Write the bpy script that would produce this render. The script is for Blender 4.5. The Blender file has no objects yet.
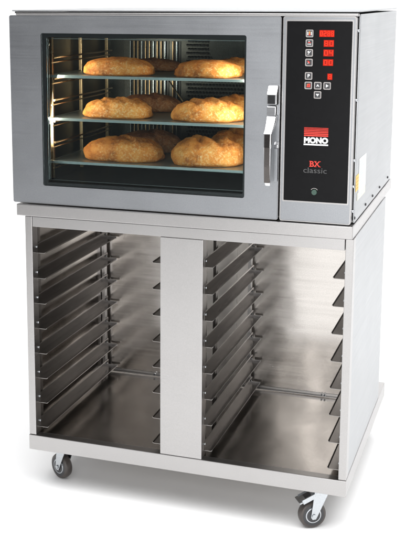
import bpy, bmesh, math, random
from mathutils import Vector, Matrix, noise
random.seed(7)
S = 0.9            # one design unit = the oven's width = 0.9 m
FZ = -1.45         # design height of the floor
C = bpy.context.scene.collection
def W(x, y, z): return Vector((x*S, y*S, (z-FZ)*S))

# ---------------------------------------------------------------- materials
MATS = {}
def mat(name):
    m = bpy.data.materials.new(name); m.use_nodes = True
    MATS[name] = m
    nt = m.node_tree; return m, nt, nt.nodes['Principled BSDF']
def N(nt, t, **kw):
    n = nt.nodes.new(t)
    for k, v in kw.items():
        if k in n.inputs: n.inputs[k].default_value = v
        else: setattr(n, k, v)
    return n
def coords(nt, scale):
    tc = N(nt, 'ShaderNodeTexCoord'); mp = N(nt, 'ShaderNodeMapping')
    mp.inputs['Scale'].default_value = scale
    nt.links.new(tc.outputs['Object'], mp.inputs['Vector']); return mp.outputs['Vector']
def ramp(nt, fac, stops):
    r = N(nt, 'ShaderNodeValToRGB'); e = r.color_ramp.elements
    while len(e) < len(stops): e.new(0.5)
    for i, (p, c) in enumerate(stops):
        e[i].position = p; e[i].color = (c[0], c[1], c[2], 1)
    nt.links.new(fac, r.inputs['Fac']); return r.outputs['Color']
def steel(name, col, rough, brush=(3, 3, 260), var=0.06, bump=0.05, dirt=0.10, wave=0.0):
    m, nt, b = mat(name)
    b.inputs['Metallic'].default_value = 1
    v = coords(nt, brush)
    n1 = N(nt, 'ShaderNodeTexNoise', Scale=1.0, Detail=5.0, Roughness=0.6); nt.links.new(v, n1.inputs['Vector'])
    v2 = coords(nt, (1, 1, 1))
    n2 = N(nt, 'ShaderNodeTexNoise', Scale=6.0, Detail=6.0, Roughness=0.65); nt.links.new(v2, n2.inputs['Vector'])
    n3 = N(nt, 'ShaderNodeTexNoise', Scale=420.0, Detail=2.0); nt.links.new(v2, n3.inputs['Vector'])
    a = N(nt, 'ShaderNodeMath', operation='ADD'); nt.links.new(n1.outputs['Fac'], a.inputs[0]); nt.links.new(n2.outputs['Fac'], a.inputs[1])
    mr = N(nt, 'ShaderNodeMapRange'); nt.links.new(a.outputs[0], mr.inputs['Value'])
    mr.inputs['From Min'].default_value = .6; mr.inputs['From Max'].default_value = 1.4
    mr.inputs['To Min'].default_value = rough - var; mr.inputs['To Max'].default_value = rough + var
    nt.links.new(mr.outputs[0], b.inputs['Roughness'])
    a2 = N(nt, 'ShaderNodeMath', operation='MULTIPLY_ADD'); nt.links.new(n2.outputs['Fac'], a2.inputs[0]); a2.inputs[1].default_value = .6
    nt.links.new(n3.outputs['Fac'], a2.inputs[2])
    d = tuple(c*(1-dirt) for c in col); l = tuple(min(1, c*(1+dirt*.5)) for c in col)
    nt.links.new(ramp(nt, a2.outputs[0], [(.45, d), (1.0, l)]), b.inputs['Base Color'])
    bp = N(nt, 'ShaderNodeBump', Strength=bump, Distance=.001); nt.links.new(n1.outputs['Fac'], bp.inputs['Height'])
    nt.links.new(bp.outputs['Normal'], b.inputs['Normal'])
    if wave:      # thin sheet is never quite flat: broad soft dents
        n4 = N(nt, 'ShaderNodeTexNoise', Scale=5.0, Detail=1.5); nt.links.new(v2, n4.inputs['Vector'])
        b2 = N(nt, 'ShaderNodeBump', Strength=wave, Distance=.006); nt.links.new(n4.outputs['Fac'], b2.inputs['Height'])
        nt.links.new(b2.outputs['Normal'], bp.inputs['Normal'])
    return m
def plain(name, col, rough=.5, metal=0., spec=.5, emit=0., ecol=None):
    m, nt, b = mat(name)
    v = coords(nt, (1, 1, 1))
    n = N(nt, 'ShaderNodeTexNoise', Scale=60.0, Detail=4.0); nt.links.new(v, n.inputs['Vector'])
    nt.links.new(ramp(nt, n.outputs['Fac'], [(.3, tuple(c*.88 for c in col)), (.7, tuple(min(1, c*1.08) for c in col))]), b.inputs['Base Color'])
    b.inputs['Roughness'].default_value = rough; b.inputs['Metallic'].default_value = metal
    b.inputs['Specular IOR Level'].default_value = spec
    if emit:
        b.inputs['Emission Color'].default_value = (*(ecol or col), 1); b.inputs['Emission Strength'].default_value = emit
    return m
STAND = steel('brushed stainless sheet', (.43, .419, .413), .29, var=.03, bump=.02, dirt=.08)
SHEET = steel('thin rolled stainless sheet', (.57, .540, .510), .205, brush=(3, 3, 90), bump=.0, dirt=.16, var=.08, wave=.8)
RAIL = steel('shade darkened runner steel', (.27, .255, .243), .25, brush=(90, 2, 90), bump=.0, dirt=.03, var=.015)  # darker copy of the stand steel; shade inside the bays put into its colour
BRIGHT = steel('bright rolled steel', (.80, .79, .77), .45, bump=.0, dirt=.04)
DOORM = steel('satin door steel', (.305, .314, .328), .37, var=.055, bump=.02, dirt=.10)
SIDE = steel('pale panel steel', (.395, .405, .415), .34, bump=.02, dirt=.06)
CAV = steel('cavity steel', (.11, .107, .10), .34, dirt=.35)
CHROME = steel('polished chrome', (.72, .72, .73), .15, var=.04, bump=.0, dirt=.04)
TRAY = steel('tray aluminium', (.42, .445, .435), .40, dirt=.08)
COPPER = steel('heat tinted steel', (.62, .40, .22), .3, dirt=.3)
BLACK = plain('black enamel', (.006, .006, .007), .28)
PANEL = plain('black control film', (.005, .005, .0055), .28, spec=.12)
RUBBER = plain('dark gasket', (.012, .012, .012), .7)
TYRE = plain('brown grey wheel tread', (.060, .050, .045), .34)
HUB = plain('dark wheel face', (.035, .035, .038), .3)
ZINC = steel('zinc plated steel', (.50, .52, .54), .25, dirt=.15)
RED = plain('red print with glow', (.62, .035, .02), .5, emit=.12)  # ink is no lamp; faint emission added to lift its red
LED = plain('lit red digits', (.5, .02, .01), .5, spec=.1, emit=.9, ecol=(1., .045, .015))
LEDBACK = plain('red display window', (.20, .010, .006), .5, spec=.1, emit=.26, ecol=(.9, .03, .012))
WHITE = plain('white print', (.85, .85, .85), .5)
GREY = plain('grey print', (.075, .075, .075), .5)
KEYRIM = plain('key outline', (.30, .28, .27), .5)
GREENB = plain('dull green button', (.035, .075, .055), .35)
AMBER = plain('amber print', (.75, .28, .05), .5)
LABW = plain('white label paper', (.86, .88, .90), .5)
LABY = plain('yellow label paper', (.80, .52, .12), .5)
LABC = plain('cream label paper', (.78, .74, .60), .5)
INK = plain('pale grey ink', (.55, .60, .66), .6)
BULB = plain('lit oven bulb', (1, .8, .5), .4, emit=2.5, ecol=(1, .72, .42))
m, nt, b = mat('white studio sheet'); FLOOR = m
b.inputs['Base Color'].default_value = (.90, .90, .90, 1); b.inputs['Roughness'].default_value = .8; b.inputs['Specular IOR Level'].default_value = .2
DARKREFL = steel('chrome with dark reflection', (.11, .10, .095), .16, var=.03, bump=0, dirt=.2)  # darker chrome copy; dark reflection on the lever face put into colour

m, nt, b = mat('door glass'); GLASS = m
nt.nodes.remove(b); out = nt.nodes['Material Output']
tr = N(nt, 'ShaderNodeBsdfTransparent'); tr.inputs['Color'].default_value = (.90, .94, .94, 1)
gl = N(nt, 'ShaderNodeBsdfGlossy', Roughness=.02); fr = N(nt, 'ShaderNodeFresnel', IOR=1.22)
mx = N(nt, 'ShaderNodeMixShader'); nt.links.new(fr.outputs[0], mx.inputs[0]); nt.links.new(tr.outputs[0], mx.inputs[1]); nt.links.new(gl.outputs[0], mx.inputs[2])
nt.links.new(mx.outputs[0], out.inputs['Surface'])

def crust(name, dark, mid, light, flour):
    m, nt, b = mat(name)
    v = coords(nt, (1, 1, 1))
    n1 = N(nt, 'ShaderNodeTexNoise', Scale=22.0, Detail=8.0, Roughness=.7); nt.links.new(v, n1.inputs['Vector'])
    n2 = N(nt, 'ShaderNodeTexNoise', Scale=170.0, Detail=5.0, Roughness=.7); nt.links.new(v, n2.inputs['Vector'])
    c1 = ramp(nt, n1.outputs['Fac'], [(.36, dark), (.49, mid), (.62, light)])
    f2 = ramp(nt, n2.outputs['Fac'], [(.50, (0, 0, 0)), (.66, (1, 1, 1))])
    f3 = N(nt, 'ShaderNodeMath', operation='MULTIPLY'); nt.links.new(f2, f3.inputs[0]); f3.inputs[1].default_value = .68
    n5 = N(nt, 'ShaderNodeTexNoise', Scale=9.0, Detail=3.0); nt.links.new(v, n5.inputs['Vector'])
    pat = ramp(nt, n5.outputs['Fac'], [(.42, (.12, .12, .12)), (.60, (1, 1, 1))])      # flour lies in patches
    f4 = N(nt, 'ShaderNodeMath', operation='MULTIPLY'); nt.links.new(f3.outputs[0], f4.inputs[0]); nt.links.new(pat, f4.inputs[1]); f3 = f4
    mix = N(nt, 'ShaderNodeMix', data_type='RGBA')
    nt.links.new(f3.outputs[0], mix.inputs[0]); nt.links.new(c1, mix.inputs[6]); mix.inputs[7].default_value = (*flour, 1)
    nt.links.new(mix.outputs[2], b.inputs['Base Color']); b.inputs['Roughness'].default_value = .62
    b.inputs['Specular IOR Level'].default_value = .3
    bp = N(nt, 'ShaderNodeBump', Strength=.75, Distance=.004); nt.links.new(n2.outputs['Fac'], bp.inputs['Height'])
    vm = coords(nt, (28, 60, 60)); vo = N(nt, 'ShaderNodeTexNoise', Scale=1.0, Detail=2.0, Distortion=1.6); nt.links.new(vm, vo.inputs['Vector'])
    ck = ramp(nt, vo.outputs['Fac'], [(.47, (1, 1, 1)), (.50, (0, 0, 0)), (.53, (1, 1, 1))])     # fine wrinkles and cracks
    b3 = N(nt, 'ShaderNodeBump', Strength=.45, Distance=.0025); nt.links.new(ck, b3.inputs['Height']); nt.links.new(b3.outputs['Normal'], bp.inputs['Normal'])
    nt.links.new(bp.outputs['Normal'], b.inputs['Normal']); return m
CRUST = crust('golden crust', (.36, .095, .014), (.72, .235, .038), (.86, .36, .085), (.93, .70, .38))
CRUST2 = crust('orange crust', (.30, .078, .012), (.66, .195, .029), (.83, .32, .070), (.90, .62, .30))
CRUST3 = crust('shaded crust', (.13, .035, .012), (.24, .075, .025), (.38, .14, .05), (.50, .30, .16))  # darker crust copy; shade on the back loaves put into colour

# ---------------------------------------------------------------- mesh helpers
ORIG = {}
class MB:
    def __init__(s): s.v = []; s.f = []; s.m = []; s.mats = []; s.sm = []
    def mi(s, m):
        if m not in s.mats: s.mats.append(m)
        return s.mats.index(m)
    def add(s, vs, fs, m, smooth=False):
        k = len(s.v); s.v += [Vector(v) for v in vs]; i = s.mi(m)
        for f in fs: s.f.append([a+k for a in f]); s.m.append(i); s.sm.append(smooth)
    def bm(s, bm, m, smooth=False, M=None):
        bm.verts.index_update()
        s.add([(M @ v.co if M else v.co.copy()) for v in bm.verts], [[v.index for v in f.verts] for f in bm.faces], m, smooth); bm.free()
    def box(s, x0, x1, y0, y1, z0, z1, m, bev=.0, seg=2, M=None):
        b = bmesh.new(); bmesh.ops.create_cube(b, size=1)
        for v in b.verts:
            v.co = Vector(((x0+x1)/2+v.co.x*(x1-x0), (y0+y1)/2+v.co.y*(y1-y0), (z0+z1)/2+v.co.z*(z1-z0)))
        if bev: bmesh.ops.bevel(b, geom=b.edges[:], offset=bev, segments=seg, affect='EDGES', profile=.6)
        s.bm(b, m, False, M)
    def cyl(s, p, q, r, m, n=20, r2=None, smooth=True, M=None):
        p, q = Vector(p), Vector(q); d = q-p; b = bmesh.new()
        bmesh.ops.create_cone(b, cap_ends=True, segments=n, radius1=r, radius2=r if r2 is None else r2, depth=d.length)
        T = Matrix.Translation((p+q)/2) @ d.to_track_quat('Z', 'Y').to_matrix().to_4x4()
        for v in b.verts: v.co = T @ v.co
        k = len(s.f); s.bm(b, m, smooth, M)
        for i in range(k, len(s.f)):
            if len(s.f[i]) > 4: s.sm[i] = False
    def prism(s, pts, axis, a0, a1, m, bev=0, M=None):
        """extrude polygon pts (two other axes in order) along axis"""
        b = bmesh.new(); lo = []; hi = []
        for (p, q) in pts:
            c0 = {'x': (a0, p, q), 'y': (p, a0, q), 'z': (p, q, a0)}[axis]
            c1 = {'x': (a1, p, q), 'y': (p, a1, q), 'z': (p, q, a1)}[axis]
            lo.append(b.verts.new(c0)); hi.append(b.verts.new(c1))
        n = len(pts); b.faces.new(lo); b.faces.new(hi[::-1])
        for i in range(n): b.faces.new((lo[i], hi[i], hi[(i+1) % n], lo[(i+1) % n]))
        bmesh.ops.recalc_face_normals(b, faces=b.faces)
        if bev: bmesh.ops.bevel(b, geom=b.edges[:], offset=bev, segments=2, affect='EDGES')
        s.bm(b, m, False, M)
    def ring(s, o, i, y0, y1, m, ro=.004, ri=.004, k=5):
        """rectangular frame in the xz plane: o, i = (x0,x1,z0,z1), rounded corners"""
        def rr(r, rad):
            x0, x1, z0, z1 = r; P = []
            for cx, cz, a in ((x1-rad, z1-rad, 0), (x0+rad, z1-rad, 90), (x0+rad, z0+rad, 180), (x1-rad, z0+rad, 270)):
                for j in range(k+1):
                    t = math.radians(a+90*j/k); P.append((cx+rad*math.cos(t), cz+rad*math.sin(t)))
            return P
        O, I = rr(o, ro), rr(i, ri); n = len(O)
        vs = [(p[0], y0, p[1]) for p in O]+[(p[0], y0, p[1]) for p in I]+[(p[0], y1, p[1]) for p in O]+[(p[0], y1, p[1]) for p in I]
        fs = []
        for j in range(n):
            q = (j+1) % n
            fs += [(j, q, n+q, n+j), (2*n+q, 2*n+j, 3*n+j, 3*n+q), (q, j, 2*n+j, 2*n+q), (n+j, n+q, 3*n+q, 3*n+j)]
        s.add(vs, fs, m)
    def rrect(s, x0, x1, z0, z1, y0, y1, rad, m, k=4):
        P = []
        for cx, cz, a in ((x1-rad, z1-rad, 0), (x0+rad, z1-rad, 90), (x0+rad, z0+rad, 180), (x1-rad, z0+rad, 270)):
            for j in range(k+1):
                t = math.radians(a+90*j/k); P.append((cx+rad*math.cos(t), cz+rad*math.sin(t)))
        s.prism(P, 'y', y0, y1, m)
    def tube(s, pts, r, m, n=8):
        for a, c in zip(pts, pts[1:]): s.cyl(a, c, r, m, n)
    def build(s, name, parent=None, origin=None, raw=False):
        o0 = Vector((0, 0, 0))
        if parent is not None: o0 = ORIG[parent.name]
        elif origin is not None: o0 = W(*origin)
        me = bpy.data.meshes.new(name)
        me.from_pydata([(W(*v)-o0) for v in s.v], [], s.f)
        for m in s.mats: me.materials.append(m)
        for p, i, sm in zip(me.polygons, s.m, s.sm): p.material_index = i; p.use_smooth = sm
        b = bmesh.new(); b.from_mesh(me); bmesh.ops.recalc_face_normals(b, faces=b.faces); b.to_mesh(me); b.free()
        ob = bpy.data.objects.new(name, me); C.objects.link(ob)
        if parent is not None: ob.parent = parent
        else: ob.location = o0
        ORIG[ob.name] = o0
        return ob
def tag(o, label, cat, group=None):
    o['label'] = label; o['category'] = cat
    if group: o['group'] = group
    return o
def empty(name, x, y, z):
    o = bpy.data.objects.new(name, None); C.objects.link(o); o.location = W(x, y, z); o.empty_display_size = .05
    ORIG[o.name] = W(x, y, z); return o
def text_into(mb, txt, m, x0, x1, z0, z1, y, bold=0.0, depth=.0008):
    """letters fitted into the rectangle x0..x1, z0..z1 on a front-facing plane"""
    cu = bpy.data.curves.new('lettering', 'FONT'); cu.body = txt; cu.size = 1; cu.offset = bold; cu.resolution_u = 6
    ob = bpy.data.objects.new('lettering', cu); C.objects.link(ob)
    dg = bpy.context.evaluated_depsgraph_get(); dg.update()
    me = bpy.data.meshes.new_from_object(ob.evaluated_get(dg))
    bpy.data.objects.remove(ob); bpy.data.curves.remove(cu)
    xs = [v.co.x for v in me.vertices]; ys = [v.co.y for v in me.vertices]
    ax, bx, ay, by = min(xs), max(xs), min(ys), max(ys)
    f = lambda v: (x0+(v.co.x-ax)/(bx-ax)*(x1-x0), y, z0+(v.co.y-ay)/(by-ay)*(z1-z0))
    mb.add([f(v) for v in me.vertices], [list(p.vertices) for p in me.polygons], m)
    bpy.data.meshes.remove(me)

# ---------------------------------------------------------------- the setting: white studio sweep
mb = MB(); prof = []
prof.append((-9, FZ)); prof.append((4.2, FZ))
for j in range(1, 13):
    t = math.radians(90*j/12); prof.append((4.2+1.8*math.sin(t), FZ+1.8*(1-math.cos(t))))
prof.append((6.0, 6.0))
vs = []
for (y, z) in prof: vs += [(-9, y, z), (10, y, z)]
fs = [(2*i, 2*i+1, 2*i+3, 2*i+2) for i in range(len(prof)-1)]
mb.add(vs, fs, FLOOR, True); o = mb.build('floor'); o['kind'] = 'structure'

# ---------------------------------------------------------------- the stand
XL, XR = .041, 1.006
ZF, ZH, ZB = -.5923, -.624, -1.3229     # flange bottom, opening top, base bottom
ZT = -1.2757                             # base top
YF = -.008
stand = empty('oven_stand', .52, .4, FZ)
tag(stand, 'open fronted stainless steel rack stand on castors carrying the oven', 'stand')
mb = MB()
mb.box(.0165, 1.003, YF-.004, .808, ZF, -.5575, STAND, .0022)
mb.build('top_tray', stand)
mb = MB()
mb.box(XL+.0235, XR-.0235, YF+.0005, .03, ZH, ZF-.0012, STAND, .0012)
mb.build('header_rail', stand)
for xa, xb in ((XL, .0635), (.9845, XR)):
    mb = MB(); mb.box(xa, xb, YF, .028, ZT+.0008, ZF-.001, STAND, .0015); mb.build('front_post', stand)
mb = MB()
mb.box(.464, .590, YF-.001, .004, ZT+.0008, ZH-.0008, STAND, .0012)
mb.box(.4645, .4675, .0045, .03, ZT+.001, ZH-.001, STAND)
mb.box(.5865, .5895, .0045, .03, ZT+.001, ZH-.001, STAND)
mb.build('centre_panel', stand)
mb = MB()      # base: rail frame
mb.box(XL-.001, XR+.0015, YF-.002, .020, ZB, ZT, STAND, .0018)
for xa, xb in ((XL-.001, XL+.02), (XR-.0185, XR+.0015)):
    mb.box(xa, xb, .0202, .786, ZB, ZT, STAND, .0018)
mb.box(XL-.001, XR+.0015, .7862, .806, ZB, ZT, STAND, .0018)
mb.build('base_frame', stand)
mb = MB(); mb.box(XL+.0202, XR-.0187, .0205, .7858, ZT-.006, ZT-.0016, SHEET); mb.build('bottom_shelf', stand)
for xa, xb in ((XL+.001, XL+.004), (XR-.004, XR-.0006)):
    mb = MB(); mb.box(xa, xb, .0285, .652, ZT+.0006, ZF-.0008, SIDE if xa > .5 else SHEET); mb.build('side_panel', stand)
mb = MB(); mb.box(XL+.0046, XR-.0046, .606, .610, ZT+.0006, ZF-.0008, SHEET)
mb.box(XL+.0046, XR-.0046, .596, .6055, ZT+.0006, ZT+.003, STAND, .0008)
mb.box(XL+.0046, XR-.0046, .6015, .6055, ZT+.0032, ZT+.011, STAND, .001)
mb.build('back_panel', stand)
for x in (.235, .826, .836):
    mb = MB()
    mb.cyl((x, .6012, ZT+.007), (x, .596, ZT+.007), .0042, ZINC, 6, smooth=False)
    mb.cyl((x, .5958, ZT+.0072), (x, .5925, ZT+.0072), .0024, HUB, 8)
    mb.build('bolt', stand)
mb = MB(); mb.box(.5255, .5275, .032, .6050, ZT+.0006, ZF-.0008, BRIGHT); mb.build('centre_partition', stand)
# uprights carrying the runners
def upright(x0, x1, y0, y1):
    mb = MB(); mb.box(x0, x1, y0, y1, ZT+.001, ZF-.001, STAND if y0 > .3 else RAIL, .001)  # front uprights take the shade-darkened steel, rear ones the brighter sheet
    for k in range(9):          # punched hooks beside each runner
        z = -.63-.0782*k
        mb.box(x0+.002, x1-.002, y0-.004, y0-.0003, z-.008, z+.006, RAIL, .001)
    mb.build('upright', stand)
for (x0, x1) in ((.0470, .0600), (.4690, .4800), (.5740, .5850), (.9875, .9990)):
    for y in (.035, .572): upright(x0, x1, y, y+.018)
for (x0, x1) in ((.5740, .5850),): upright(x0, x1, .150, .165)
def runner(xw, s, xf, z):
    """angle runner: web at xw, flange out to xf (s = side it points to)"""
    mb = MB(); y0, y1 = .012, .590; t = .0014
    mb.prism([(xw, z), (xf-s*.003, z), (xf, z+.004), (xf-s*.0008, z+.0047), (xf-s*.0035, z+.0014), (xw+s*t, z+.0014), (xw+s*t, z+.0235), (xw, z+.0260)], 'y', y0, y1, RAIL)
    mb.box(min(xw, xf), max(xw, xf), y1+.0004, y1+.0024, z, z+.0075, STAND, .0006)      # lip added to draw the bright line of light at the rear end
    for y in (.02, .572):
        mb.cyl((xw+s*.0014, y, z+.017), (xw+s*.005, y, z+.017), .0036, ZINC, 8)
    mb.build('runner', stand)
for k in range(8):
    z = -.7085-.0782*k
    for xw, s, xf in ((.0620, 1, .0965), (.4665, -1, .4322), (.5885, 1, .6165), (.9840, -1, .9495)):
        runner(xw, s, xf, z)
# castors
def caster(x, y, ang, brake):
    R = .0400; cz = FZ+R
    M = Matrix.Translation((x, y, 0)) @ Matrix.Rotation(ang, 4, 'Z')      # local: +y = axle side seen, x = rolling direction
    mb = MB(); mb.box(-.036, .036, -.030, .030, ZB-.005, ZB-.0005, ZINC, .001, M=M)
    mb.cyl((0, 0, ZB-.006), (0, 0, ZB-.016), .024, ZINC, 24, M=M)
    root = mb.build('caster', stand)
    off = .022
    mb = MB(); h = .0135                                                  # tyre profile turned about the axle
    prof = [(-h, R*.55), (-h, R*.86), (-h*.85, R*.95), (-h*.4, R), (h*.4, R), (h*.85, R*.95), (h, R*.86), (h, R*.55)]
    n = 40; vs = []
    for j in range(n):
        t = 2*math.pi*j/n
        for (yy, rr) in prof: vs.append(M @ Vector((off+rr*math.cos(t), yy, cz+rr*math.sin(t))))
    q = len(prof); fs = [(j*q+i, j*q+i+1, ((j+1) % n)*q+i+1, ((j+1) % n)*q+i) for j in range(n) for i in range(q-1)]
    mb.add(vs, fs, TYRE, True)
    mb.cyl((off, -h*1.04, cz), (off, h*1.04, cz), R*.78, HUB, 32, M=M)
    for sg in (-1, 1): mb.cyl((off, sg*h*1.03, cz), (off, sg*h*1.10, cz), R*.60, ZINC, 32, r2=R*.56, M=M)
    for sg in (-1, 1): mb.cyl((off, sg*h*1.09, cz), (off, sg*h*1.13, cz), R*.50, HUB, 32, M=M)
    mb.cyl((off, -h*1.16, cz), (off, h*1.16, cz), R*.22, ZINC, 24, M=M)
    mb.build('wheel', root)
    mb = MB()
    for sg in (-1, 1):
        y0, y1 = (sg*.0170, sg*.0190)
        mb.prism([(-.022, ZB-.016), (.022, ZB-.016), (off+.009, cz-.004), (off+.004, cz-.011), (off-.006, cz-.010), (off-.011, cz)], 'y', min(y0, y1), max(y0, y1), ZINC, M=M)
        mb.cyl((off, sg*.019, cz), (off, sg*.0225, cz), .0055, ZINC, 12, M=M)
    mb.box(-.022, .022, -.019, .019, ZB-.0185, ZB-.0162, ZINC, .0008, M=M)
    mb.build('fork', root)
    if brake:
        mb = MB()
        T = M @ Matrix.Translation((.036, 0, ZB-.030)) @ Matrix.Rotation(math.radians(180), 4, 'Z') @ Matrix.Rotation(math.radians(-24), 4, 'Y')
        mb.box(-.024, .020, -.017, .017, -.002, .0015, ZINC, .0008, M=T)
        mb.box(-.024, .018, -.0195, -.0172, -.010, .004, ZINC, .0006, M=T)
        mb.box(-.024, .018, .0172, .0195, -.010, .004, ZINC, .0006, M=T)
        mb.box(-.012, .008, -.009, .009, .0017, .0035, HUB, .0006, M=T)
        mb.box(-.034, -.0243, -.021, .021, -.004, .001, ZINC, .0012, M=T)
        mb.build('brake_pedal', root)
caster(.924, .050, math.radians(212), True)
caster(.122, .080, math.radians(152), False)
caster(.922, .73, math.radians(70), False)
caster(.103, .73, math.radians(100), False)

# ---------------------------------------------------------------- the oven
oven = empty('convection_oven', .5, .4, -.5556)
tag(oven, 'stainless convection oven with glass door, black control panel and bread inside', 'oven')
ZO = -.5556; YB = .80
# shell
mb = MB(); mb.box(.9955, 1.0, .028, YB, ZO+.0006, -.0025, SIDE, .0012); mb.build('side_panel', oven)
mb = MB(); mb.box(.004, .0085, .045, YB, ZO+.0006, -.0025, SIDE, .0012); mb.build('side_panel', oven)
mb = MB(); mb.box(.007, 1.001, .006, YB+.002, .0028, .0062, SIDE, .0012)
mb.box(.012, .992, .0145, .02, -.0022, .0024, RUBBER); mb.build('top_panel', oven)
mb = MB(); mb.box(.009, .995, YB-.006, YB-.0005, ZO+.001, -.003, SIDE); mb.build('back_panel', oven)
mb = MB(); mb.box(.009, .995, .035, YB-.007, ZO+.0008, ZO+.006, STAND); mb.build('bottom_panel', oven)
mb = MB(); mb.box(.022, .999, -.001, .012, -.0080, -.0004, STAND, .002); mb.build('top_highlight_strip', oven)  # added pale strip; stands for the highlight on the door top's rounded bevel
mb = MB()
mb.box(.009, .0955, .034, .044, ZO+.0065, -.003, RUBBER)      # black carcass front round the cavity mouth
mb.box(.7205, .9915, .022, .044, ZO+.0065, -.0085, RUBBER)
mb.box(.0957, .7203, .034, .044, -.046, -.003, RUBBER)
mb.box(.0957, .7203, .034, .044, ZO+.0065, -.502, RUBBER)
mb.build('gasket_frame', oven)
for (y, z) in ((.0263, -.5405), (.2274, -.5405), (.3693, -.5405), (.5246, -.5405), (.7201, -.5405)):
    mb = MB(); mb.cyl((1.0, y, z), (1.0032, y, z), .0046, HUB, 12, r2=.003); mb.build('screw', oven)
for z in (-.045, -.225, -.385, -.455, -.522):
    mb = MB(); mb.cyl((.9918, .020, z), (.9990, .020, z), .0036, ZINC, 10); mb.build('screw', oven)
# labels on the right side
mb = MB(); mb.prism([(.080, -.4795), (.080, -.389), (.205, -.389), (.205, -.4795)], 'x', 1.0004, 1.0010, LABW)
for i in range(11):
    z = -.398-.0075*i; mb.box(1.0010, 1.0013, .090, .090+.1*random.uniform(.5, 1), z-.0016, z+.0010, INK)
mb.build('rating_label', oven)
mb = MB(); mb.box(1.0004, 1.0010, .060, .205, -.5005, -.480, LABC)
for i in range(2): mb.box(1.0010, 1.0013, .07, .19, -.487-.007*i, -.4850-.007*i, INK)
mb.build('cream_label', oven)
mb = MB(); mb.prism([(.028, -.471), (.028, -.428), (.078, -.428), (.078, -.471)], 'x', 1.0004, 1.0010, LABY)
for i in range(4): mb.box(1.0010, 1.0013, .034, .072, -.438-.009*i, -.4355-.009*i, AMBER)
mb.build('warning_label', oven)
# cavity
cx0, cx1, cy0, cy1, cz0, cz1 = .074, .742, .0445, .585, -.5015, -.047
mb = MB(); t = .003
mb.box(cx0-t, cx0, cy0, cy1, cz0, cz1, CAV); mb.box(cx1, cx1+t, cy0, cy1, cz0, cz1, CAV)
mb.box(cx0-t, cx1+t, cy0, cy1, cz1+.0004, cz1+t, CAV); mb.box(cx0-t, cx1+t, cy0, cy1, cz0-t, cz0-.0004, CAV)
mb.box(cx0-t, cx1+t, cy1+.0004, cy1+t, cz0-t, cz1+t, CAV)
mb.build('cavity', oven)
mb = MB()     # fan baffle: sheet with rows of bright louvres and dark slots
mb.box(.14, .66, .560, .563, -.485, -.075, CAV, .001)
for r in range(30):
    for c in range(26):
        x = .36+.0112*c+(.0056 if r % 2 else 0); z = -.088-.0128*r
        if x > .65: continue
        mb.box(x, x+.0078, .5572, .5597, z-.0034, z+.0034, BLACK)
        mb.prism([(.5571, z+.0036), (.5571, z+.0052), (.5500, z+.0010)], 'x', x, x+.0078, ZINC)
for c in range(13):
    x = .165+.0135*c
    if abs(x-.30) < .006: continue
    mb.box(x, x+.0035, .548, .5597, -.470, -.100, COPPER if c % 3 else ZINC, .0008); mb.box(x+.0042, x+.0125, .5565, .5597, -.470, -.100, BLACK)  # warm and pale rib colours stand in for vertical glints of light
mb.build('fan_baffle', oven)
mb = MB()
for i in range(5): mb.cyl((.50, .5505-.0012*i, -.115), (.50, .5495-.0012*i, -.115), .062-.010*i, CAV, 32)
mb.build('fan_boss', oven)
def side_rack(x, s):
    mb = MB()
    for y in (.082, .30, .52): mb.box(x-.005, x+.005, y, y+.010, cz0+.01, cz1-.012, COPPER, .001)
    for z in (-.125, -.187, -.25, -.3125, -.376, -.4400):
        mb.cyl((x+s*.012, .075, z-.0075), (x+s*.012, .54, z-.0075), .0028, COPPER, 8)
        mb.cyl((x+s*.004, .075, z-.022), (x+s*.004, .54, z-.022), .0022, COPPER, 8)
        mb.cyl((x-s*.002, .087, z-.0075), (x+s*.012, .087, z-.0075), .0022, COPPER, 8)
        mb.cyl((x-s*.002, .525, z-.0075), (x+s*.012, .525, z-.0075), .0022, COPPER, 8)
    mb.build('side_rack', oven)
side_rack(.092, 1); side_rack(.730, -1)
mb = MB(); mb.tube([(.30, .556, -.215), (.30, .53, -.215), (.385, .44, -.285)], .0022, COPPER); mb.build('temperature_probe', oven)
for x, z in ((.090, -.094), (.15, -.065)):
    mb = MB(); mb.cyl((x, .0700, z), (x, .062, z), .0075, ZINC, 16, r2=.006); mb.build('retaining_stud', oven)
for (x) in (.13, .69):
    mb = MB(); mb.cyl((x, .10, -.054), (x, .16, -.054), .008, BULB, 12)
    mb.build('lamp_bulb', oven)

# door
dx0, dx1, dz0, dz1 = .0, .7965, -.5545, -.0088
wx0, wx1, wz0, wz1 = .099, .7035, -.5003, -.0585
mb = MB()
mb.ring((dx0+.0015, dx1-.0015, dz0+.0015, dz1-.0015), (wx0, wx1, wz0, wz1), .0, .0018, DOORM, .004, .006)
mb.ring((dx0, dx1, dz0, dz1), (wx0, wx1, wz0, wz1), .0018, .028, DOORM, .005, .006)
door = mb.build('door', oven)
mb = MB()      # rolled bright rim along the outer edge of the door
mb.ring((dx0-.0006, dx1+.0006, dz0-.0006, dz1+.0006), (dx0+.0003, dx1-.0003, dz0+.0003, dz1-.0003), .0022, .0275, STAND, .0055, .0050)
mb.build('door_edge', door)
mb = MB()
mb.ring((wx0+.0004, wx1-.0004, wz0+.0004, wz1-.0004), (.1125, .6975, -.4905, -.0705), .0060, .0120, BLACK, .005, .004)
mb.ring((wx0+.0004, wx1-.0004, wz0+.0004, wz1-.0004), (.1060, .6990, -.4930, -.0650), .0122, .0315, BLACK, .005, .004)
mb.build('window_border', door)
mb = MB(); mb.ring((.1080, .7000, -.4880, -.0740), (.1096, .6985, -.4862, -.0756), .0318, .0335, STAND, .003, .003); mb.build('inner_rim', door)
mb = MB(); mb.box(.1000, .7025, .0030, .0052, -.4995, -.0595, GLASS); mb.build('glass_pane', door)
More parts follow.
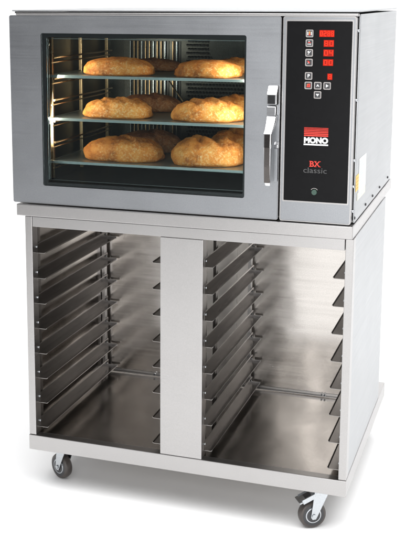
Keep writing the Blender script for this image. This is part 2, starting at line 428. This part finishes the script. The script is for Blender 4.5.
mb = MB(); mb.box(.1062, .6988, .0255, .0275, -.4928, -.0652, GLASS); mb.build('glass_pane', door)
# handle
mb = MB()
hx0, hx1 = .7700, .7925
mb.prism([(-.0004, -.187), (-.018, -.190), (-.034, -.2105), (-.034, -.2380), (-.030, -.2400), (-.0004, -.240)], 'x', hx0, hx1+.003, CHROME, .0012)
mb.prism([(-.0004, -.2415), (-.029, -.2415), (-.033, -.2440), (-.033, -.2680), (-.0004, -.2680)], 'x', hx0, hx1+.001, CHROME, .0012)
mb.box(hx0+.0025, hx1-.0005, -.0355, -.0342, -.2365, -.2130, BLACK, .0005)
mb.build('latch_block', door)
mb = MB()
# lever: wide neck that sweeps out, then a long tapered grip
def sect(y, z, x0, x1, d): return [(x0, y, z), (x1, y, z), (x1, y+d, z), (x0, y+d, z)]
L = [sect(-.030, -.2695, .7700, .7935, .026), sect(-.040, -.286, .7705, .7925, .026), sect(-.052, -.305, .7700, .7895, .020),
     sect(-.058, -.312, .7685, .7885, .016), sect(-.060, -.350, .7695, .7880, .014), sect(-.058, -.400, .7710, .7875, .013), sect(-.054, -.446, .7725, .7865, .012), sect(-.050, -.4535, .7735, .7860, .009)]
b = bmesh.new(); R_ = [[b.verts.new(p) for p in s] for s in L]
for a, c in zip(R_, R_[1:]):
    for i in range(4): b.faces.new((a[i], a[(i+1) % 4], c[(i+1) % 4], c[i]))
b.faces.new(R_[0]); b.faces.new(R_[-1][::-1]); bmesh.ops.recalc_face_normals(b, faces=b.faces)
bmesh.ops.bevel(b, geom=[e for e in b.edges if e.calc_length() > 0], offset=.0013, segments=2, affect='EDGES')
mb.bm(b, CHROME, False)
mb.prism([(-.0585, -.3150), (-.0603, -.3150), (-.0615, -.350), (-.0595, -.400), (-.0557, -.4450), (-.0537, -.4450)], 'x', .7712, .7862, DARKREFL, .0004)
mb.build('handle', door)
mb = MB(); mb.box(.7855, .7960, -.010, -.0004, -.4480, -.3580, DOORM, .0012)
mb.prism([(-.010, -.3575), (-.010, -.3480), (-.0004, -.3400), (-.0004, -.3575)], 'x', .7860, .7955, CHROME, .0006)
mb.build('handle_bracket', door)
for z in (-.12, -.49): 
    mb = MB(); mb.box(-.0028, -.0009, .008, .02, z-.02, z+.02, STAND, .0005); mb.build('hinge_cover', door)

# control section
fx0, fx1 = .8035, .9935
mb = MB()
mb.ring((fx0, fx1, dz0, dz1), (.8100, .9870, -.5010, -.0165), .0, .026, DOORM, .005, .004)
mb.box(.8095, .9875, .0050, .022, -.5015, -.0160, DOORM)
fascia = mb.build('control_fascia', oven)
mb = MB(); mb.ring((fx0-.0007, fx1+.0007, dz0-.0007, dz1+.0007), (fx0+.0016, fx1-.0022, dz0+.0016, dz1-.0016), -.0012, .0255, STAND, .0055, .0045); mb.build('fascia_edge', fascia)
mb = MB(); mb.ring((.8095, .9873, -.5017, -.0162), (.8130, .9840, -.4980, -.0205), -.0016, .004, STAND, .003, .002); mb.build('bezel', fascia)
ctrl = None
mb = MB(); mb.box(.8133, .9837, .0008, .0045, -.4977, -.0208, PANEL); ctrl = mb.build('control_panel', oven)
YP = .0003
def key(x, z, kind, s=.0098):
    mb = MB()
    mb.ring((x-s, x+s, z-s, z+s), (x-s*.74, x+s*.74, z-s*.74, z+s*.74), -.0008, .0007, KEYRIM, .003, .002)
    mb.rrect(x-s*.72, x+s*.72, z-s*.72, z+s*.72, -.0002, .0007, .0018, HUB)
    y0, y1 = -.0010, -.0003
    def tri(pts, m): mb.prism(pts, 'y', y0, y1, m)
    u = s*.45
    if kind == 'thermo':
        mb.box(x-u*1.3, x-u*.8, y0, y1, z-u, z+u, WHITE); mb.box(x+u*.8, x+u*1.3, y0, y1, z-u, z+u, WHITE)
        mb.box(x-u*.35, x+u*.35, y0, y1, z-u*.2, z+u*1.2, AMBER); mb.cyl((x, y0, z-u*.6), (x, y1, z-u*.6), u*.55, RED, 12)
    if kind == 'steam':
        for i in (-1, 0, 1): mb.box(x+i*u*.8-u*.15, x+i*u*.8+u*.15, y0, y1, z-u*1.1, z-u*.2, WHITE)
        mb.box(x-u*.8, x+u*.8, y0, y1, z+u*.1, z+u*.5, RED); mb.box(x-u*.5, x+u*.1, y0, y1, z+u*.8, z+u*1.2, WHITE)
    if kind == 'clock':
        mb.cyl((x-u*.5, y0, z+u*.6), (x-u*.5, y1, z+u*.6), u*.5, WHITE, 10)
        tri([(x-u, z-u), (x-u*.6, z-u), (x+u, z+u), (x+u*.6, z+u)], WHITE); tri([(x-u, z+u*.3), (x-u*.2, z-u*.2), (x+u*.2, z-u), (x-u*.2, z-u)], KEYRIM)
    if kind == 'fan':
        tri([(x-u, z+u*.8), (x-u*.3, z+u), (x+u*.7, z-u*.2), (x+u*.2, z-u*.7)], RED); tri([(x-u*.8, z-u), (x-u*.2, z-u*.3), (x-u*.5, z+u*.1)], WHITE)
    if kind == 'P': text_into(mb, 'P', WHITE, x-u*.55, x+u*.75, z-u*.9, z+u*1.1, y0, .02)
    if kind == 'stop':
        tri([(x-u*1.1, z-u), (x+u*1.1, z-u), (x+u*1.1, z+u), (x-u*.2, z+u)], RED); tri([(x-u, z+u*.2), (x-u*.4, z), (x-u*.4, z+u)], AMBER)
        mb.box(x-u*.3, x+u*.5, y0-.0003, y0, z-u*.2, z+u*.1, HUB)
    if kind == 'up': tri([(x-u, z-u*.7), (x, z+u*.9), (x+u, z-u*.7), (x, z-u*.2)], WHITE)
    if kind == 'down': tri([(x-u, z+u*.6), (x, z-u*.9), (x+u, z+u*.6)], WHITE)
    if kind == 'right': tri([(x-u*.7, z-u), (x+u*.9, z), (x-u*.7, z+u)], WHITE)
    mb.build('button', ctrl)
for x, z, k in ((.8728, -.0523, 'thermo'), (.8728, -.0772, 'steam'), (.8728, -.1026, 'clock'), (.8728, -.1276, 'fan'), (.8728, -.1629, 'P'),
                (.8726, -.1878, 'stop'), (.8976, -.1878, 'up'), (.9222, -.1878, 'right'), (.8976, -.2121, 'down')): key(x, z, k)
SEG = {'0': 'abcdef', '1': 'bc', '2': 'abged', '5': 'afgcd', '8': 'abcdefg', '4': 'fgbc', '3': 'abgcd'}
def display(x0, x1, z0, z1, txt):
    mb = MB(); mb.box(x0, x1, -.0002, .0007, z0, z1, LEDBACK)
    n = len(txt); w = (x1-x0)/n
    for i, ch in enumerate(txt):
        a, b_ = x0+i*w+w*.14, x0+(i+1)*w-w*.12; lo, hi = z0+.0018, z1-.0018; md = (lo+hi)/2; t = .0021
        R = {'a': (a, b_, hi-t, hi), 'g': (a, b_, md-t/2, md+t/2), 'd': (a, b_, lo, lo+t), 'f': (a, a+t, md, hi), 'e': (a, a+t, lo, md), 'b': (b_-t, b_, md, hi), 'c': (b_-t, b_, lo, md)}
        for q in SEG[ch]:
            r = R[q]; mb.box(r[0], r[1], -.0009, -.0003, r[2], r[3], LED)
    mb.build('display', ctrl)
display(.8985, .9372, -.0610, -.0433, '0288'); display(.9102, .9368, -.0864, -.0688, '80'); display(.9102, .9368, -.1110, -.0934, '04')
display(.9096, .9362, -.1356, -.1185, '00'); display(.9222, .9350, -.1718, -.1556, '8')
mb = MB()
zt = -.2990
for i in range(6):
    th = .0013+.00045*i; mb.box(.8645, .9288, -.0009, .0004, zt-th, zt, RED); zt -= th+.0019-.0001*i
mb.build('logo_stripes', ctrl)
mb = MB(); text_into(mb, 'MONO', WHITE, .8645, .9288, -.3408, -.3246, -.0004, .06)
mb.box(.8640, .9292, -.0009, .0004, -.3462, -.3424, WHITE); mb.build('logo_lettering', ctrl)
mb = MB(); text_into(mb, 'BX', RED, .8820, .9095, -.4035, -.3885, -.0004, .02)
for (x, z) in ((.8832, -.4032), (.8832, -.3889), (.8972, -.4032), (.9085, -.4032), (.8972, -.3889), (.9085, -.3889)):
    mb.box(x-.0028, x+.0028, -.0009, -.0005, z-.0006, z+.0006, RED)
text_into(mb, 'classic', GREY, .8650, .9275, -.4205, -.4062, -.0004, .0)
for x in (.8775, .9172, .9165): mb.box(x-.0022, x+.0022, -.0009, -.0005, -.4207, -.4198, GREY)
mb.build('model_lettering', ctrl)
mb = MB(); mb.cyl((.8955, .0006, -.4727), (.8955, -.0035, -.4727), .0078, GREENB, 24, r2=.0068)
for j in range(9):
    a0, a1 = math.radians(35+110*j/9), math.radians(35+110*(j+1)/9)
    mb.prism([(.8955+.0098*math.cos(a0), -.4722+.0098*math.sin(a0)), (.8955+.0112*math.cos(a0), -.4722+.0112*math.sin(a0)), (.8955+.0112*math.cos(a1), -.4722+.0112*math.sin(a1)), (.8955+.0098*math.cos(a1), -.4722+.0098*math.sin(a1))], 'y', -.0006, .0006, KEYRIM)
mb.build('round_button', ctrl)

# ---------------------------------------------------------------- trays and bread inside the oven
TZ = (-.1846, -.3102, -.4376)
row = ('topmost', 'middle', 'lowest')
def tray(i):
    z = TZ[i]; mb = MB()
    mb.box(.0945, .7220, .0600, .530, z-.0020, z+.0005, TRAY)
    mb.box(.0930, .7235, .0575, .0598, z-.0044, z+.0036, TRAY, .001)
    mb.box(.0930, .7235, .5302, .5325, z-.0044, z+.0036, TRAY, .001)
    mb.box(.0922, .0944, .0600, .530, z-.0042, z+.0034, TRAY, .0008)
    mb.box(.7221, .7243, .0600, .530, z-.0042, z+.0034, TRAY, .0008)
    o = mb.build('baking_tray', origin=(.41, .3, z))
    tag(o, '%s flat metal baking tray inside the oven, with loaves on it' % row[i], 'tray', 'baking trays in the oven')
for i in range(3): tray(i)
def loaf(cx, cy, L, Wd, H, rot, i, label, seed, lobes=0, scores=3, taper=0., cm=None):
    z0 = TZ[i]+.0009
    b = bmesh.new(); bmesh.ops.create_icosphere(b, subdivisions=5, radius=1)
    for v in b.verts:
        x, y, z = v.co
        # squarish rounded bloomer: long superellipse, domed top, flat bottom
        e = .82
        X = math.copysign(abs(x)**e, x); Y = math.copysign(abs(y)**.9, y)
        prof = 1
        Z = z if z > 0 else z*.30
        Z = math.copysign(abs(Z)**.85, Z)
        q = Vector((X*2.2+seed*3.1, Y*1.4+seed, Z*1.2))
        d = noise.noise(q*1.1)*.06+noise.noise(q*2.8)*.045+noise.noise(q*7)*.014+noise.noise(q*20)*.007
        sc = 1+d
        w = 1-taper*X
        # scores across the top: shallow diagonal gashes with a raised lip
        g = 0
        if z > 0.1:
            for k in range(scores):
                c = (-.62+1.24*(k+.5)/max(scores, 1)); t = (x+y*.45-c-.06*noise.noise(Vector((y*3, seed, k))))
                g += -.13*math.exp(-(t/.055)**2)+.08*math.exp(-((t-.11)/.07)**2)
        if lobes:
            g += -.30*math.exp(-((x-.12+y*.3)/.11)**2)*max(z, 0)
        v.co = Vector((X*sc*L/2, Y*sc*w*Wd/2, 0)) + Vector((0, 0, max(-.22*H, Z*sc*H*(1+.0*X))+g*H*max(z, 0)))
    zmin = -.20*H
    for v in b.verts: v.co.z = max(v.co.z, zmin) - zmin
    zt = max(v.co.z for v in b.verts)
    for v in b.verts: v.co.z *= H/zt
    T = Matrix.Translation((cx, cy, z0)) @ Matrix.Rotation(rot, 4, 'Z')
    mb = MB(); mb.bm(b, cm or CRUST, True, T)
    o = mb.build('bread_loaf', origin=(cx, cy, z0)); tag(o, label, 'bread', 'crusty loaves on the trays'); return o
R = math.radians
loaf(.274, .165, .218, .13, .053, R(4), 0, 'smooth golden loaf at front left of the topmost tray', 1.0, scores=0, cm=CRUST2)
loaf(.548, .165, .203, .13, .049, R(-4), 0, 'long golden loaf at front right of the topmost tray', 2.3, scores=0, cm=CRUST2, taper=-.12)
loaf(.270, .165, .214, .135, .061, R(3), 1, 'floury gashed loaf at front left of the middle tray', 3.7)
loaf(.549, .165, .212, .14, .067, R(5), 1, 'knobbly golden loaf at front right of the middle tray', 5.1)
loaf(.289, .165, .246, .14, .074, R(2), 2, 'big plain golden loaf at front left of the lowest tray', 6.6, scores=1, cm=CRUST2)
loaf(.550, .165, .215, .15, .085, R(14), 2, 'deeply split twin lobed loaf at front right of the lowest tray', 7.9, lobes=1, scores=2)
for i in range(3):
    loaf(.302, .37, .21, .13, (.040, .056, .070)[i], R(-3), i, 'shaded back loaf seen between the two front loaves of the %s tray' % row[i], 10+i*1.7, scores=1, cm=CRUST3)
    loaf(.605, .36, .21, .13, (.048, .062, .088)[i], R(6), i, 'back loaf half hidden behind the front right loaf of the %s tray' % row[i], 20+i*1.3, scores=2)

# ---------------------------------------------------------------- lights
w = bpy.data.worlds.new('World'); bpy.context.scene.world = w; w.use_nodes = True
bg = w.node_tree.nodes['Background']; bg.inputs['Color'].default_value = (.96, .97, 1, 1); bg.inputs['Strength'].default_value = .30
def area(name, loc, target, sx, sy, power, col=(1, 1, 1)):
    l = bpy.data.lights.new(name, 'AREA'); l.shape = 'RECTANGLE'; l.size = sx; l.size_y = sy; l.energy = power; l.color = col
    o = bpy.data.objects.new(name, l); C.objects.link(o); o.location = loc
    o.rotation_euler = (Vector(target)-Vector(loc)).to_track_quat('-Z', 'Y').to_euler(); return o
area('overhead_softbox', (1.0, -1.0, 3.6), (.6, -.3, 0), 5, 3, 250)
area('front_softbox', (.95, -4.2, 2.35), (.7, .0, .6), 2.0, 1.3, 36)
area('low_front_fill', (1.3, -4.6, .60), (.5, .0, .05), 2.0, 1.0, 40)  # unseen fill light added to lift the shade under the stand
area('right_softbox', (4.2, .6, 1.8), (.9, .3, .7), 2.5, 2.5, 35)
area('backdrop_light', (.0, 3.0, 3.6), (.2, 5.0, .6), 7, 1.5, 175)
def bulb(loc, e):
    l = bpy.data.lights.new('oven_lamp', 'AREA'); l.shape = 'RECTANGLE'; l.size = .04; l.size_y = .34; l.energy = e; l.color = (1, .88, .72)
    o = bpy.data.objects.new('oven_lamp', l); C.objects.link(o); o.location = W(*loc)
    o.rotation_euler = (W(.4, .25, -.35)-W(*loc)).to_track_quat('-Z', 'Y').to_euler()
for x, e in ((.104, 1.35), (.712, 2.1)):
    bulb((x, .052, -.27), e)

# ---------------------------------------------------------------- camera (fitted to the photograph)
cx, cy, cz, yaw, pitch, roll, f, px, py = 1.41812321, -2.78601063, .04117574, .34710576, -.17459711, -.00222911, 1064.4583, 143.3743, 185.2463
F = Vector((-math.sin(yaw), math.cos(yaw), 0)); Rr = Vector((math.cos(yaw), math.sin(yaw), 0)); U = Vector((0, 0, 1))
F2 = F*math.cos(pitch)+U*math.sin(pitch); U2 = U*math.cos(pitch)-F*math.sin(pitch)
R3 = Rr*math.cos(roll)+U2*math.sin(roll); U3 = U2*math.cos(roll)-Rr*math.sin(roll)
cam = bpy.data.cameras.new('camera'); co = bpy.data.objects.new('camera', cam); C.objects.link(co)
M = Matrix((R3, U3, -F2)).transposed().to_4x4(); M.translation = W(cx, cy, cz); co.matrix_world = M
cam.sensor_fit = 'AUTO'; cam.sensor_width = 36; cam.lens = f/537*36
cam.shift_x = (202.5-px)/537; cam.shift_y = (py-268.5)/537; cam.clip_start = .05; cam.clip_end = 60
sc = bpy.context.scene; sc.camera = co
sc.render.engine = 'CYCLES'; sc.cycles.max_bounces = 10; sc.cycles.transparent_max_bounces = 12; sc.cycles.glossy_bounces = 8
sc.view_settings.view_transform = 'Standard'; sc.view_settings.look = 'None'; sc.view_settings.exposure = 0; sc.view_settings.gamma = 1
